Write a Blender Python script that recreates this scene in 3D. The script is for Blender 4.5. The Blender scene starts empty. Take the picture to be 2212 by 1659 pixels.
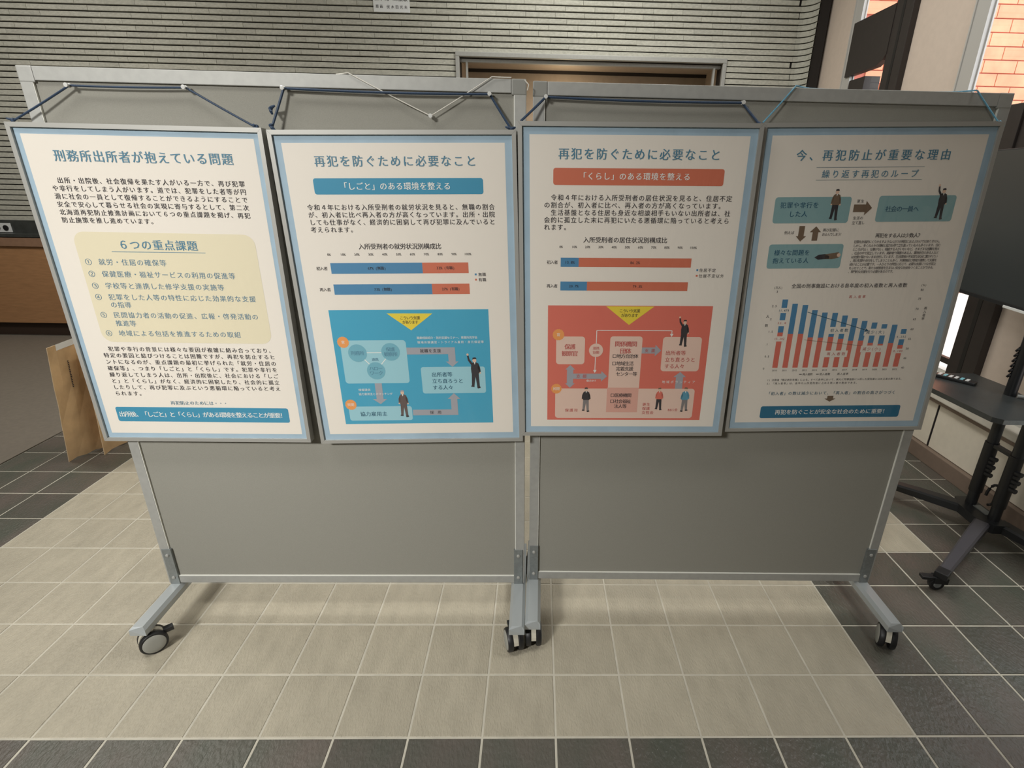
import bpy, bmesh, math, random
from mathutils import Vector, Matrix, Euler
random.seed(7)
S = bpy.context.scene
COL = S.collection
PI = math.pi

# ------------------------------------------------------------------ camera
F_PX, PITCH, ROLL, CAM_H, CX, CY = 1165.504, 0.37909, 0.02206, 1.40792, 1186.0, 854.62
YAW, OX, OY = 0.02649, 0.03889, 1.02163            # the tile grid of the floor
c_, s_ = math.cos(PITCH), math.sin(PITCH)
fwd = Vector((0, c_, -s_)); up0 = Vector((0, s_, c_)); rt0 = Vector((1, 0, 0))
rt = math.cos(ROLL)*rt0 + math.sin(ROLL)*up0
up = -math.sin(ROLL)*rt0 + math.cos(ROLL)*up0
cam = bpy.data.cameras.new('camera'); co = bpy.data.objects.new('camera', cam); COL.objects.link(co)
m = Matrix.Identity(4)
for i in range(3):
    m[i][0] = rt[i]; m[i][1] = up[i]; m[i][2] = -fwd[i]
m[0][3], m[1][3], m[2][3] = 0, 0, CAM_H
co.matrix_world = m
cam.sensor_fit = 'HORIZONTAL'; cam.sensor_width = 36; cam.lens = F_PX/2212*36
cam.shift_x = -(CX-1106)/2212; cam.shift_y = (CY-829.5)/2212
cam.clip_start = 0.02; cam.clip_end = 200
S.camera = co

# ------------------------------------------------------------------ world, lights, exposure
w = bpy.data.worlds.new('world'); S.world = w; w.use_nodes = True
w.node_tree.nodes['Background'].inputs[0].default_value = (0.92, 0.97, 1.0, 1)
w.node_tree.nodes['Background'].inputs[1].default_value = 3.2
S.view_settings.view_transform = 'Standard'; S.view_settings.look = 'None'
S.view_settings.gamma = 1; S.view_settings.exposure = 0.0; S.view_settings.use_curve_mapping = False

GX = Vector((math.cos(YAW), math.sin(YAW), 0)); GY = Vector((-math.sin(YAW), math.cos(YAW), 0)); GO = Vector((OX, OY, 0))
def gw(a, b, z=0): return GO + GX*a + GY*b + Vector((0, 0, z))
def area(name, loc, target, sx, sy, power, col):
    l = bpy.data.lights.new(name, 'AREA'); l.shape = 'RECTANGLE'; l.size = sx; l.size_y = sy; l.energy = power; l.color = col
    o = bpy.data.objects.new(name, l); COL.objects.link(o); o.location = loc
    o.rotation_euler = (Vector(target)-Vector(loc)).to_track_quat('-Z', 'Y').to_euler(); return o
area('added_key_from_left', gw(-2.6, -3.6, 3.2), gw(-1.05, 0.45, 0.75), 0.8, 0.5, 22.5, (1.0, 0.985, 0.94)).data.spread = math.radians(52)  # added unseen key light, spread narrowed so the boards darken rightwards
area('ceiling_light_above_boards', gw(-1.6, -0.45, 3.3), gw(-1.6, -0.45, 0), 2.0, 0.5, 32, (1.0, 0.98, 0.92))
area('added_light_by_windows', gw(1.5, 0.36, 3.3), gw(1.3, 0.2, 0), 0.6, 0.4, 20, (1.0, 0.99, 0.95))  # added lamp, there to throw foot and caster shadows leftwards
area('ceiling_light_behind_boards', gw(0.6, 2.2, 3.3), gw(0.8, 2.2, 0.0), 1.6, 0.5, 42, (1.0, 0.98, 0.91))
area('ceiling_light_by_back_wall', gw(-0.1, 3.25, 3.3), gw(-0.1, 3.75, 2.2), 1.1, 0.25, 8, (1.0, 0.99, 0.92))
area('ceiling_light_far_left', gw(-3.6, 2.0, 3.3), gw(-3.7, 2.6, 0), 1.3, 0.5, 50, (1.0, 0.96, 0.88))

# ------------------------------------------------------------------ materials
MATS = {}
def lin(r, g, b):
    f = lambda v: (v/255/12.92) if v <= 10 else ((v/255+0.055)/1.055)**2.4
    return (f(r), f(g), f(b))
def mat(name, col, rough=0.6, metal=0.0, var=0.0, vscale=30, bump=0.0, bscale=200, stretch=(1, 1, 1), spec=0.5, rnd=0.0, coord='Object', alt=None, coat=0.0, rvar=0.0):
    if name in MATS: return MATS[name]
    m = bpy.data.materials.new(name); m.use_nodes = True; MATS[name] = m
    N = m.node_tree.nodes; L = m.node_tree.links; P = N['Principled BSDF']
    P.inputs['Base Color'].default_value = (*col, 1); P.inputs['Roughness'].default_value = rough
    P.inputs['Metallic'].default_value = metal; P.inputs['Specular IOR Level'].default_value = spec
    P.inputs['Coat Weight'].default_value = coat
    tc = N.new('ShaderNodeTexCoord'); mp = N.new('ShaderNodeMapping'); mp.inputs['Scale'].default_value = stretch
    vec = tc.outputs[coord]
    if rnd or True:
        oi = N.new('ShaderNodeObjectInfo'); ad = N.new('ShaderNodeVectorMath'); ad.operation = 'ADD'
        L.new(vec, ad.inputs[0]); L.new(oi.outputs['Location'], ad.inputs[1]); vec = ad.outputs[0]
    L.new(vec, mp.inputs['Vector'])
    colsock = None
    if var or alt:
        n = N.new('ShaderNodeTexNoise'); n.inputs['Scale'].default_value = vscale; n.inputs['Detail'].default_value = 5
        L.new(mp.outputs[0], n.inputs['Vector'])
        r = N.new('ShaderNodeValToRGB'); r.color_ramp.elements[0].position = 0.3; r.color_ramp.elements[1].position = 0.7
        c2 = alt if alt else tuple(min(1, v*(1+var)) for v in col)
        c1 = col if alt else tuple(v*(1-var) for v in col)
        r.color_ramp.elements[0].color = (*c1, 1); r.color_ramp.elements[1].color = (*c2, 1)
        L.new(n.outputs['Fac'], r.inputs[0]); colsock = r.outputs[0]
        if rvar:
            mr = N.new('ShaderNodeMapRange'); mr.inputs['To Min'].default_value = rough-rvar; mr.inputs['To Max'].default_value = rough+rvar
            L.new(n.outputs['Fac'], mr.inputs['Value']); L.new(mr.outputs[0], P.inputs['Roughness'])
    if rnd:
        hs = N.new('ShaderNodeHueSaturation'); mr = N.new('ShaderNodeMapRange')
        mr.inputs['To Min'].default_value = 1-rnd; mr.inputs['To Max'].default_value = 1+rnd
        L.new(oi.outputs['Random'], mr.inputs['Value']); L.new(mr.outputs[0], hs.inputs['Value'])
        if colsock: L.new(colsock, hs.inputs['Color'])
        else: hs.inputs['Color'].default_value = (*col, 1)
        colsock = hs.outputs[0]
    if colsock: L.new(colsock, P.inputs['Base Color'])
    if bump:
        n2 = N.new('ShaderNodeTexNoise'); n2.inputs['Scale'].default_value = bscale; n2.inputs['Detail'].default_value = 4
        L.new(mp.outputs[0], n2.inputs['Vector'])
        b = N.new('ShaderNodeBump'); b.inputs['Strength'].default_value = 1.0; b.inputs['Distance'].default_value = bump
        L.new(n2.outputs['Fac'], b.inputs['Height']); L.new(b.outputs[0], P.inputs['Normal'])
    return m

M_TILE_L = mat('light_floor_tile', (0.425, 0.385, 0.300), 0.46, var=0.08, vscale=9, bump=0.0026, bscale=80, stretch=(2.6, 0.9, 1), rnd=0.05, rvar=0.08)
M_TILE_D = mat('dark_floor_tile', (0.085, 0.092, 0.074), 0.32, alt=(0.125, 0.105, 0.090), vscale=3.5, bump=0.0032, bscale=60, stretch=(2.0, 1.0, 1), rnd=0.12, rvar=0.08)
M_TILE_M = mat('brown_floor_tile', (0.19, 0.165, 0.135), 0.42, var=0.08, vscale=9, bump=0.001, bscale=60, rnd=0.05)
M_GROUT = mat('floor_grout', (0.53, 0.50, 0.42), 0.75, var=0.1, vscale=15)
M_WTILE = mat('split_face_wall_tile', (0.47, 0.465, 0.405), 0.85, var=0.13, vscale=45, bump=0.002, bscale=150, stretch=(1, 1, 2.2), rnd=0.07)
M_WJOINT = mat('wall_joint', (0.018, 0.014, 0.012), 0.9)
M_ALU = mat('brushed_aluminium', (0.36, 0.36, 0.34), 0.5, metal=0.15, var=0.05, vscale=60)
M_ALU2 = mat('poster_frame_aluminium', (0.40, 0.395, 0.37), 0.42, metal=0.35)
M_PAINT = mat('silver_painted_steel', (0.42, 0.45, 0.46), 0.32, metal=0.25, spec=0.6)
M_LIP_SHINE = mat('lip_highlight_white', (0.80, 0.80, 0.74), 0.25)  # white stands for light caught on the frame's inner faces
M_CAP = mat('grey_plastic', (0.24, 0.24, 0.22), 0.5)
M_STEEL = mat('galvanised_steel', (0.27, 0.29, 0.29), 0.45, metal=0.6, var=0.1, vscale=90)
M_FELT = mat('grey_felt', (0.275, 0.268, 0.235), 0.95, var=0.07, vscale=900, bump=0.0004, bscale=1200, spec=0.15)
M_BLACK = mat('black_rubber', (0.012, 0.012, 0.013), 0.45)
M_BPLAST = mat('black_plastic', (0.017, 0.018, 0.020), 0.38)
M_WPLAST = mat('cream_plastic', (0.58, 0.55, 0.46), 0.4)
M_GPLAST = mat('grey_hub_plastic', (0.33, 0.33, 0.30), 0.5)
M_CORD = mat('blue_cord', (0.018, 0.040, 0.082), 0.6, var=0.35, vscale=500)
M_CORD2 = mat('pale_blue_cord', (0.12, 0.32, 0.45), 0.5, var=0.3, vscale=500)
M_CORDW = mat('white_cord', (0.62, 0.60, 0.54), 0.6, var=0.1, vscale=300)
M_PIN = mat('clear_pin', (0.62, 0.62, 0.60), 0.12, spec=0.8)
M_CARD = mat('cardboard', (0.56, 0.37, 0.19), 0.85, var=0.16, vscale=9, bump=0.001, bscale=30)
M_CARDE = mat('cardboard_light', (0.62, 0.46, 0.29), 0.85, var=0.1, vscale=30)
M_TAPE = mat('white_tape', (0.72, 0.72, 0.68), 0.5)
M_CAB = mat('brown_cabinet_laminate', (0.44, 0.235, 0.11), 0.5, var=0.10, vscale=12, stretch=(1, 1, 6))
M_CABD = mat('brown_cabinet_edge', (0.32, 0.19, 0.12), 0.5, var=0.08)
M_PLINTH = mat('dark_brown_plinth', (0.045, 0.027, 0.018), 0.6)
M_LEDGE = mat('dark_grey_ledge', (0.055, 0.060, 0.056), 0.35, var=0.2, vscale=20)
M_POST = mat('dark_brown_steel', (0.026, 0.020, 0.018), 0.5, var=0.1)
M_POST2 = mat('dark_brown_steel_groove', (0.008, 0.007, 0.006), 0.6)
M_BEIGE = mat('beige_wall_panel', (0.60, 0.505, 0.43), 0.75, var=0.03)
M_WALU = mat('window_aluminium', (0.50, 0.49, 0.47), 0.4, metal=0.2)
M_CREAM = mat('cream_lower_panel', (0.76, 0.70, 0.59), 0.45, var=0.03)
M_SKIRT = mat('brown_grey_skirting', (0.21, 0.155, 0.12), 0.5, var=0.06)
M_SILL = mat('pale_stone_sill', (0.72, 0.69, 0.62), 0.3, var=0.08, vscale=20)
M_DARKGAP = mat('dark_joint', (0.008, 0.004, 0.005), 0.8)
M_BRICK = mat('orange_brick', (0.80, 0.36, 0.22), 0.85, var=0.13, vscale=8, rnd=0.08)
M_MORTAR = mat('brick_mortar', (0.50, 0.16, 0.12), 0.9)
M_PLAST = mat('white_plaster', (0.75, 0.74, 0.70), 0.8)
M_CEIL = mat('ceiling_board', (0.30, 0.28, 0.25), 0.9)
M_DIMWALL = mat('brown_wall_panelling', (0.13, 0.11, 0.09), 0.8, var=0.1)
M_NICHE = mat('brown_case_lining', (0.40, 0.32, 0.245), 0.7, var=0.05)
M_NICHED = mat('case_shadow_strip', (0.02, 0.014, 0.010), 0.7)
M_PAVE = mat('pink_paving', (0.62, 0.42, 0.34), 0.8, var=0.08)
M_SCREEN = mat('television_screen', (0.042, 0.048, 0.050), 0.30, spec=0.6)
M_SHELF = mat('dark_shelf_laminate', (0.040, 0.045, 0.046), 0.33, var=0.1, vscale=40)
M_PLATE = mat('white_sign_plate', (0.74, 0.76, 0.76), 0.4)
M_INK = mat('black_ink', (0.035, 0.03, 0.035), 0.7)

def glass(name, tint=(1, 1, 1), film=False):
    m = bpy.data.materials.new(name); m.use_nodes = True; N = m.node_tree.nodes; L = m.node_tree.links
    for n in list(N):
        if n.type != 'OUTPUT_MATERIAL': N.remove(n)
    out = [n for n in N if n.type == 'OUTPUT_MATERIAL'][0]
    t = N.new('ShaderNodeBsdfTransparent'); t.inputs[0].default_value = (*tint, 1)
    g = N.new('ShaderNodeBsdfGlossy'); g.inputs['Roughness'].default_value = 0.09 if film else 0.0
    lw = N.new('ShaderNodeLayerWeight'); lw.inputs['Blend'].default_value = 0.5; pw = N.new('ShaderNodeMath'); pw.operation = 'POWER'; pw.inputs[1].default_value = 4.0
    L.new(lw.outputs['Facing'], pw.inputs[0]); fr = N.new('ShaderNodeMath'); fr.operation = 'MULTIPLY_ADD'; fr.inputs[1].default_value = 0.6; fr.inputs[2].default_value = 0.055 if film else 0.04; L.new(pw.outputs[0], fr.inputs[0])
    mx = N.new('ShaderNodeMixShader'); L.new(fr.outputs[0], mx.inputs[0]); L.new(t.outputs[0], mx.inputs[1]); L.new(g.outputs[0], mx.inputs[2])
    if film:
        tc = N.new('ShaderNodeTexCoord'); mp = N.new('ShaderNodeMapping'); mp.inputs['Scale'].default_value = (3.2, 1, 1.1)
        oi = N.new('ShaderNodeObjectInfo'); ad = N.new('ShaderNodeVectorMath'); ad.operation = 'ADD'
        L.new(tc.outputs['Object'], ad.inputs[0]); L.new(oi.outputs['Location'], ad.inputs[1]); L.new(ad.outputs[0], mp.inputs[0])
        nz = N.new('ShaderNodeTexNoise'); nz.inputs['Scale'].default_value = 2.4; nz.inputs['Detail'].default_value = 2.5; nz.inputs['Distortion'].default_value = 0.6
        L.new(mp.outputs[0], nz.inputs['Vector'])
        b = N.new('ShaderNodeBump'); b.inputs['Distance'].default_value = 0.02; b.inputs['Strength'].default_value = 0.7
        L.new(nz.outputs['Fac'], b.inputs['Height']); L.new(b.outputs[0], g.inputs['Normal'])
    L.new(mx.outputs[0], out.inputs['Surface']); return m
M_GLASS = glass('window_glass'); M_FILM = glass('clear_plastic_film', (0.985, 0.985, 0.98), True)

# ------------------------------------------------------------------ mesh helpers
def ob(name, bm, mt, parent=None, loc=None, rot=None, smooth=False, facing=None, **props):
    me = bpy.data.meshes.new(name); bmesh.ops.recalc_face_normals(bm, faces=bm.faces[:])
    if facing:
        bm.normal_update()
        for f in bm.faces:
            if f.normal.dot(Vector(facing)) < 0: f.normal_flip()
    bm.to_mesh(me); bm.free()
    for mm in (mt if isinstance(mt, (list, tuple)) else [mt]): me.materials.append(mm)
    if smooth:
        for p in me.polygons: p.use_smooth = True
        try: me.set_sharp_from_angle(angle=math.radians(35))
        except Exception: pass
    o = bpy.data.objects.new(name, me); COL.objects.link(o)
    if parent: o.parent = parent
    if loc is not None: o.location = loc
    if rot is not None: o.rotation_euler = rot
    for k, v in props.items(): o[k] = v
    return o
def inst(name, me, parent, loc, rot=(0, 0, 0), scale=(1, 1, 1)):
    o = bpy.data.objects.new(name, me); COL.objects.link(o); o.parent = parent
    o.location = loc; o.rotation_euler = rot; o.scale = scale; return o
def empty(name, loc, rz=0.0, rot=None, **props):
    o = bpy.data.objects.new(name, None); COL.objects.link(o); o.location = loc
    o.rotation_euler = rot if rot else (0, 0, rz); o.empty_display_size = 0.05
    for k, v in props.items(): o[k] = v
    return o
def box(bm, x0, x1, y0, y1, z0, z1, bev=0.0, mi=0):
    vs = [bm.verts.new(p) for p in ((x0, y0, z0), (x1, y0, z0), (x1, y1, z0), (x0, y1, z0), (x0, y0, z1), (x1, y0, z1), (x1, y1, z1), (x0, y1, z1))]
    fs = [bm.faces.new([vs[i] for i in f]) for f in ((0, 3, 2, 1), (4, 5, 6, 7), (0, 1, 5, 4), (1, 2, 6, 5), (2, 3, 7, 6), (3, 0, 4, 7))]
    for f in fs: f.material_index = mi
    if bev > 0:
        es = set(e for f in fs for e in f.edges)
        bmesh.ops.bevel(bm, geom=list(es), offset=bev, segments=2, affect='EDGES', profile=0.6)
    return vs
def B(*a, **k):
    bm = bmesh.new(); box(bm, *a, **k); return bm
def tube(bm, pts, r, seg=8, cap=True):
    pts = [Vector(p) for p in pts]; rings = []
    for i, p in enumerate(pts):
        a = pts[max(0, i-1)]; b = pts[min(len(pts)-1, i+1)]; d = (b-a).normalized()
        ref = Vector((0, 0, 1)) if abs(d.z) < 0.9 else Vector((1, 0, 0))
        x = d.cross(ref).normalized(); y = d.cross(x).normalized()
        rr = r[i] if isinstance(r, (list, tuple)) else r
        rings.append([bm.verts.new(p+rr*(math.cos(2*PI*k/seg)*x+math.sin(2*PI*k/seg)*y)) for k in range(seg)])
    for i in range(len(rings)-1):
        for k in range(seg):
            bm.faces.new((rings[i][k], rings[i][(k+1) % seg], rings[i+1][(k+1) % seg], rings[i+1][k]))
    if cap:
        bm.faces.new(rings[0]); bm.faces.new(rings[-1][::-1])
def lathe(bm, prof, M=Matrix.Identity(4), seg=28):
    """prof: (r, h) pairs about local Z"""
    rings = []
    for r, h in prof:
        if r < 1e-6: rings.append([bm.verts.new(M @ Vector((0, 0, h)))])
        else: rings.append([bm.verts.new(M @ Vector((r*math.cos(2*PI*k/seg), r*math.sin(2*PI*k/seg), h))) for k in range(seg)])
    for a, b in zip(rings, rings[1:]):
        for k in range(seg):
            k2 = (k+1) % seg
            if len(a) == 1 and len(b) == 1: continue
            if len(a) == 1: bm.faces.new((a[0], b[k], b[k2]))
            elif len(b) == 1: bm.faces.new((a[k], a[k2], b[0]))
            else: bm.faces.new((a[k], a[k2], b[k2], b[k]))
def prism(bm, poly, d0, d1, axis='y'):
    def P(u, v, d): return {'y': (u, d, v), 'z': (u, v, d), 'x': (d, u, v)}[axis]
    a = [bm.verts.new(P(u, v, d0)) for u, v in poly]; b = [bm.verts.new(P(u, v, d1)) for u, v in poly]
    n = len(poly); bm.faces.new(a); bm.faces.new(b[::-1])
    for i in range(n): bm.faces.new((a[i], a[(i+1) % n], b[(i+1) % n], b[i]))
def grot(name, bm, mt, **props):      # structure in grid coordinates
    o = ob(name, bm, mt, None, GO, (0, 0, YAW)); o['kind'] = 'structure'
    for k, v in props.items(): o[k] = v
    return o

# ------------------------------------------------------------------ glyphs
GL = {}
def glyph(ch, bold):
    bold = False; key = (ch, bold)
    if key in GL: return GL[key]
    cu = bpy.data.curves.new('t', 'FONT'); cu.body = ch; cu.size = 1; cu.resolution_u = 2; cu.offset = 0.0
    o = bpy.data.objects.new('t', cu); COL.objects.link(o)
    me = bpy.data.meshes.new_from_object(o.evaluated_get(bpy.context.evaluated_depsgraph_get()))
    vs = [(v.co.x, v.co.y) for v in me.vertices]; fs = [tuple(p.vertices) for p in me.polygons]
    bpy.data.objects.remove(o); bpy.data.curves.remove(cu); bpy.data.meshes.remove(me)
    GL[key] = (vs, fs); return GL[key]
_r = glyph('国', False)[0]
G_X0 = min(v[0] for v in _r); G_X1 = max(v[0] for v in _r); G_Y0 = min(v[1] for v in _r); G_Y1 = max(v[1] for v in _r)
EM = (G_X1-G_X0)/0.86
class Ink:
    """collects flat print (text, rectangles ...) in one plane: u right, v down in mm"""
    def __init__(s): s.layers = {}
    def get(s, key): return s.layers.setdefault(key, ([], []))
    def poly(s, key, pts, lift=0):
        V, Fc = s.get((key, lift)); n = len(V); V += [tuple(p) for p in pts]; Fc.append(tuple(range(n, n+len(pts))))
    def rect(s, key, u0, v0, u1, v1, lift=0, r=0):
        if r <= 0: s.poly(key, [(u0, v0), (u1, v0), (u1, v1), (u0, v1)], lift); return
        pts = []
        for cx, cy, a0 in ((u1-r, v0+r, -90), (u1-r, v1-r, 0), (u0+r, v1-r, 90), (u0+r, v0+r, 180)):
            for k in range(6):
                a = math.radians(a0+18*k); pts.append((cx+r*math.cos(a), cy+r*math.sin(a)))
        s.poly(key, pts, lift)
    def disc(s, key, u, v, r, lift=0, ry=None):
        s.poly(key, [(u+r*math.cos(2*PI*k/24), v+(ry or r)*math.sin(2*PI*k/24)) for k in range(24)], lift)
    def line(s, key, pts, wd, lift=0):
        for (a, b), (c, d) in zip(pts, pts[1:]):
            dx, dy = c-a, d-b; L = math.hypot(dx, dy); nx, ny = -dy/L*wd/2, dx/L*wd/2
            s.poly(key, [(a+nx, b+ny), (c+nx, d+ny), (c-nx, d-ny), (a-nx, b-ny)], lift)
    def text(s, key, t, u0, v, size, u1=None, bold=False, lift=4, center=None, slant=0, narrow=None):
        """v = centre line; size = glyph height in mm; u1 = right end (spreads the cells)"""
        n = len(t); half = lambda ch: ord(ch) < 0x250
        wid = [0.58 if half(c) else 1.0 for c in t]; tot = sum(wid)
        if u1 is None: pitch = size*1.04
        else: pitch = (u1-u0)/tot
        if center is not None: u0 = center-pitch*tot/2
        sc = size/(G_Y1-G_Y0); sx = sc*min(1.0, pitch/(size*0.98))
        V, Fc = s.get((key, lift)); x = u0
        for ch, wd in zip(t, wid):
            if ch in ' \u3000': x += pitch*wd; continue
            vs, fs = glyph(ch, bold); n0 = len(V)
            if not vs: x += pitch*wd; continue
            if half(ch):
                xa = min(p[0] for p in vs); xb = max(p[0] for p in vs); mid = (xa+xb)/2
            else: mid = (G_X0+G_X1)/2
            cx = x+pitch*wd/2; cy = (G_Y0+G_Y1)/2
            off = size*(0.022 if bold else 0.012 if size > 9.6 else 0.003)
            for (V_, F_), dx in ((s.get((key, lift)), -off), (s.get((key, lift+0.35)), off)):
                n0 = len(V_)
                for (px, py) in vs: V_.append((cx+(px-mid)*sx+dx, v-(py-cy)*sc))
                F_ += [tuple(i+n0 for i in f) for f in fs]
            x += pitch*wd
    def build(s, parent, names, y, W, H, step=0.00012):
        """one mesh per colour key; local x = u-W/2, z = H-v, y = depth (towards viewer negative)"""
        keys = {}
        for (key, lift), d in s.layers.items(): keys.setdefault(key, []).append((lift, d))
        for key, lst in keys.items():
            V, Fc = [], []
            for lift, (vv, ff) in lst:
                n = len(V); V += [((u-W/2)/1000, y-step*(lift+1), (H-v)/1000) for u, v in vv]; Fc += [tuple(i+n for i in f) for f in ff]
            me = bpy.data.meshes.new(names[key][0]); me.from_pydata(V, [], Fc); me.materials.append(names[key][1]); me.update()
            o = bpy.data.objects.new(names[key][0], me); COL.objects.link(o); o.parent = parent
            o['kind'] = 'stuff'

# ================================================================== SETTING
WA = 2.11; WB = 3.937; CEIL_Z = 3.4; A0, B0 = -7.0, -6.0
floor = grot('floor', B(A0, WA+0.35, B0, WB+0.1, -0.12, -0.0016), M_GROUT, label='tiled hall floor with pale grout joints')
def is_light(i, j):
    if j < 0: return j < -2
    if i < -11: return False
    if i < 5: return True
    return i < 8 and j >= 4
def tile_bm(w_, d_, h_, bev, top_only=False):
    bm = bmesh.new(); x, y = w_/2, d_/2
    lo = [bm.verts.new(p) for p in ((-x, -y, -h_), (x, -y, -h_), (x, y, -h_), (-x, y, -h_))]
    md = [bm.verts.new(p) for p in ((-x, -y, -bev), (x, -y, -bev), (x, y, -bev), (-x, y, -bev))]
    tp = [bm.verts.new((px*(1-bev/x), py*(1-bev/y), 0)) for px, py in ((-x, -y), (x, -y), (x, y), (-x, y))]
    bm.faces.new(tp)
    for k in range(4):
        k2 = (k+1) % 4
        bm.faces.new((md[k], md[k2], tp[k2], tp[k])); bm.faces.new((lo[k], lo[k2], md[k2], md[k]))
    return bm
def bm_mesh(name, bm, mt):
    bmesh.ops.recalc_face_normals(bm, faces=bm.faces[:]); me = bpy.data.meshes.new(name); bm.to_mesh(me); bm.free(); me.materials.append(mt); return me
TL = bm_mesh('tile', tile_bm(0.1945, 0.1945, 0.006, 0.0016), M_TILE_L)
TM = bm_mesh('tile', tile_bm(0.1945, 0.1945, 0.006, 0.0016), M_TILE_M)
TD = bm_mesh('tile', tile_bm(0.1945, 0.1945, 0.006, 0.0016), M_TILE_D)
def seen(p, margin=60):
    d = p-Vector((0, 0, CAM_H)); k = d.dot(fwd)
    if k < 0.1: return None
    x = CX+F_PX*d.dot(rt)/k; y = CY-F_PX*d.dot(up)/k
    return (x, y, k) if -margin < x < 2212+margin and -margin < y < 1659+margin else None
cells = []
for i in range(-35, 11):
    for j in range(-35, 20):
        a, b = (i+0.5)*0.2, (j+0.5)*0.2
        if a > WA or b > WB: continue
        sp = seen(gw(a, b)); cells.append((sp[2] if sp and sp[1] > 700 else 99, i, j))
cells.sort(key=lambda t: t[0])
rest = {1: bmesh.new(), 0: bmesh.new(), 2: bmesh.new()}
for n, (k, i, j) in enumerate(cells):
    li = int(is_light(i, j)); c = ((i+0.5)*0.2, (j+0.5)*0.2)
    if n < 300:
        inst('tile', (TD, TL, TM)[li], floor, (c[0], c[1], random.uniform(-0.0004, 0.0003)))
    else:
        bm = rest[li]; x = 0.0972
        vs = [bm.verts.new(p) for p in ((c[0]-x, c[1]-x, -0.006), (c[0]+x, c[1]-x, -0.006), (c[0]+x, c[1]+x, -0.006), (c[0]-x, c[1]+x, -0.006), (c[0]-x+.001, c[1]-x+.001, 0), (c[0]+x-.001, c[1]-x+.001, 0), (c[0]+x-.001, c[1]+x-.001, 0), (c[0]-x+.001, c[1]+x-.001, 0))]
        bm.faces.new(vs[4:])
        for q in range(4): bm.faces.new((vs[q], vs[(q+1) % 4], vs[4+(q+1) % 4], vs[4+q]))
for li, nm in ((1, 'pale_tiles'), (0, 'dark_tiles'), (2, 'brown_tiles')):
    ob(nm, rest[li], (M_TILE_D, M_TILE_L, M_TILE_M)[li], floor, kind='stuff')

fm = empty('floor_mat', gw(-4.9, 0.9, 0), YAW, label='large brown-grey floor mat beyond the cardboard box, far left', category='mat')
ob('mat_surface', B(-2.1, 2.1, -4.5, 2.93, 0.0006, 0.006, bev=0.002), mat('brown_grey_mat', (0.185, 0.160, 0.130), 0.6, var=0.07, vscale=40, bump=0.0006, bscale=300), fm)
grot('ceiling', B(A0, WA+0.3, B0, WB+0.6, CEIL_Z, CEIL_Z+0.1), M_CEIL)
grot('wall_left', B(A0-0.15, A0, B0, WB+0.6, 0, CEIL_Z), M_DIMWALL)
grot('wall_front', B(A0, WA+0.3, B0-0.15, B0, 0, CEIL_Z), M_DIMWALL)
# --- back wall with a recess for the display case
NA0, NA1, NZ0, NZ1, ND = -0.70, 1.39, 1.25, 2.305, 0.45
bm = bmesh.new()
box(bm, A0, NA0, WB, WB+0.12, 0, CEIL_Z); box(bm, NA1, WA+0.02, WB, WB+0.12, 0, CEIL_Z)
box(bm, NA0, NA1, WB, WB+0.12, NZ1, CEIL_Z); box(bm, NA0, NA1, WB, WB+0.12, 0, NZ0)
wall = grot('wall_back', bm, M_WJOINT, label='back wall faced with long split stone tiles')
RP, TLEN = 0.0415, 0.227
def wt_bm(L):
    bm = bmesh.new(); x, z = L/2, RP/2-0.0040
    f = [bm.verts.new(p) for p in ((-x, -0.010, -z), (x, -0.010, -z), (x, -0.010, z), (-x, -0.010, z))]
    g = [bm.verts.new((px*0.994, -0.0145, pz*0.86)) for px, pz in ((-x, -z), (x, -z), (x, z), (-x, z))]
    b = [bm.verts.new((px, 0.002, pz)) for px, pz in ((-x, -z), (x, -z), (x, z), (-x, z))]
    bm.faces.new(g)
    for k in range(4):
        k2 = (k+1) % 4; bm.faces.new((f[k], f[k2], g[k2], g[k])); bm.faces.new((b[k], b[k2], f[k2], f[k]))
    return bm
wcells = []
r0 = 24
for r in range(r0, int(CEIL_Z/RP)):
    z = (r+0.5)*RP; off = (r % 2)*TLEN*0.5+((r*37) % 5)*0.012
    k = -32
    while True:
        a = k*TLEN+off; k += 1
        x0, x1 = a, a+TLEN-0.0007
        if x0 > 1.93: break
        x0 = max(x0, A0); x1 = min(x1, 1.945)
        parts = [(x0, x1)]
        if NZ0 < z < NZ1+0.03:
            parts = []
            if x0 < NA0-0.03: parts.append((x0, min(x1, NA0-0.03)))
            if x1 > NA1+0.03: parts.append((max(x0, NA1+0.03), x1))
        for (p, q) in parts:
            if q-p < 0.02: continue
            c = (p+q)/2; sp = seen(gw(c, WB, z), 30); key = 99
            if sp:
                X, Y, K = sp
                if Y < 172+0.028*X or X < 30+(Y-140)*0.3: key = K
            wcells.append((key, c, z, q-p))
wcells.sort(key=lambda t: t[0])
WT = {}
stuff = bmesh.new()
for n, (key, c, z, L) in enumerate(wcells):
    if n < 300:
        Lk = round(L, 3)
        if Lk not in WT: WT[Lk] = bm_mesh('tile', wt_bm(Lk), M_WTILE)
        inst('tile', WT[Lk], wall, (c, WB+random.uniform(-0.002, 0.002), z))
    else:
        x, zz = L/2, RP/2-0.0040; y = WB-0.012+random.uniform(-0.002, 0.002)
        f = [stuff.verts.new(p) for p in ((c-x, y, z-zz), (c+x, y, z-zz), (c+x, y, z+zz), (c-x, y, z+zz), (c-x, WB+.002, z-zz), (c+x, WB+.002, z-zz), (c+x, WB+.002, z+zz), (c-x, WB+.002, z+zz))]
        stuff.faces.new(f[:4])
        for q in range(4): stuff.faces.new((f[q], f[(q+1) % 4], f[4+(q+1) % 4], f[4+q]))
ob('wall_tiles', stuff, M_WTILE, wall, kind='stuff')
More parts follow.
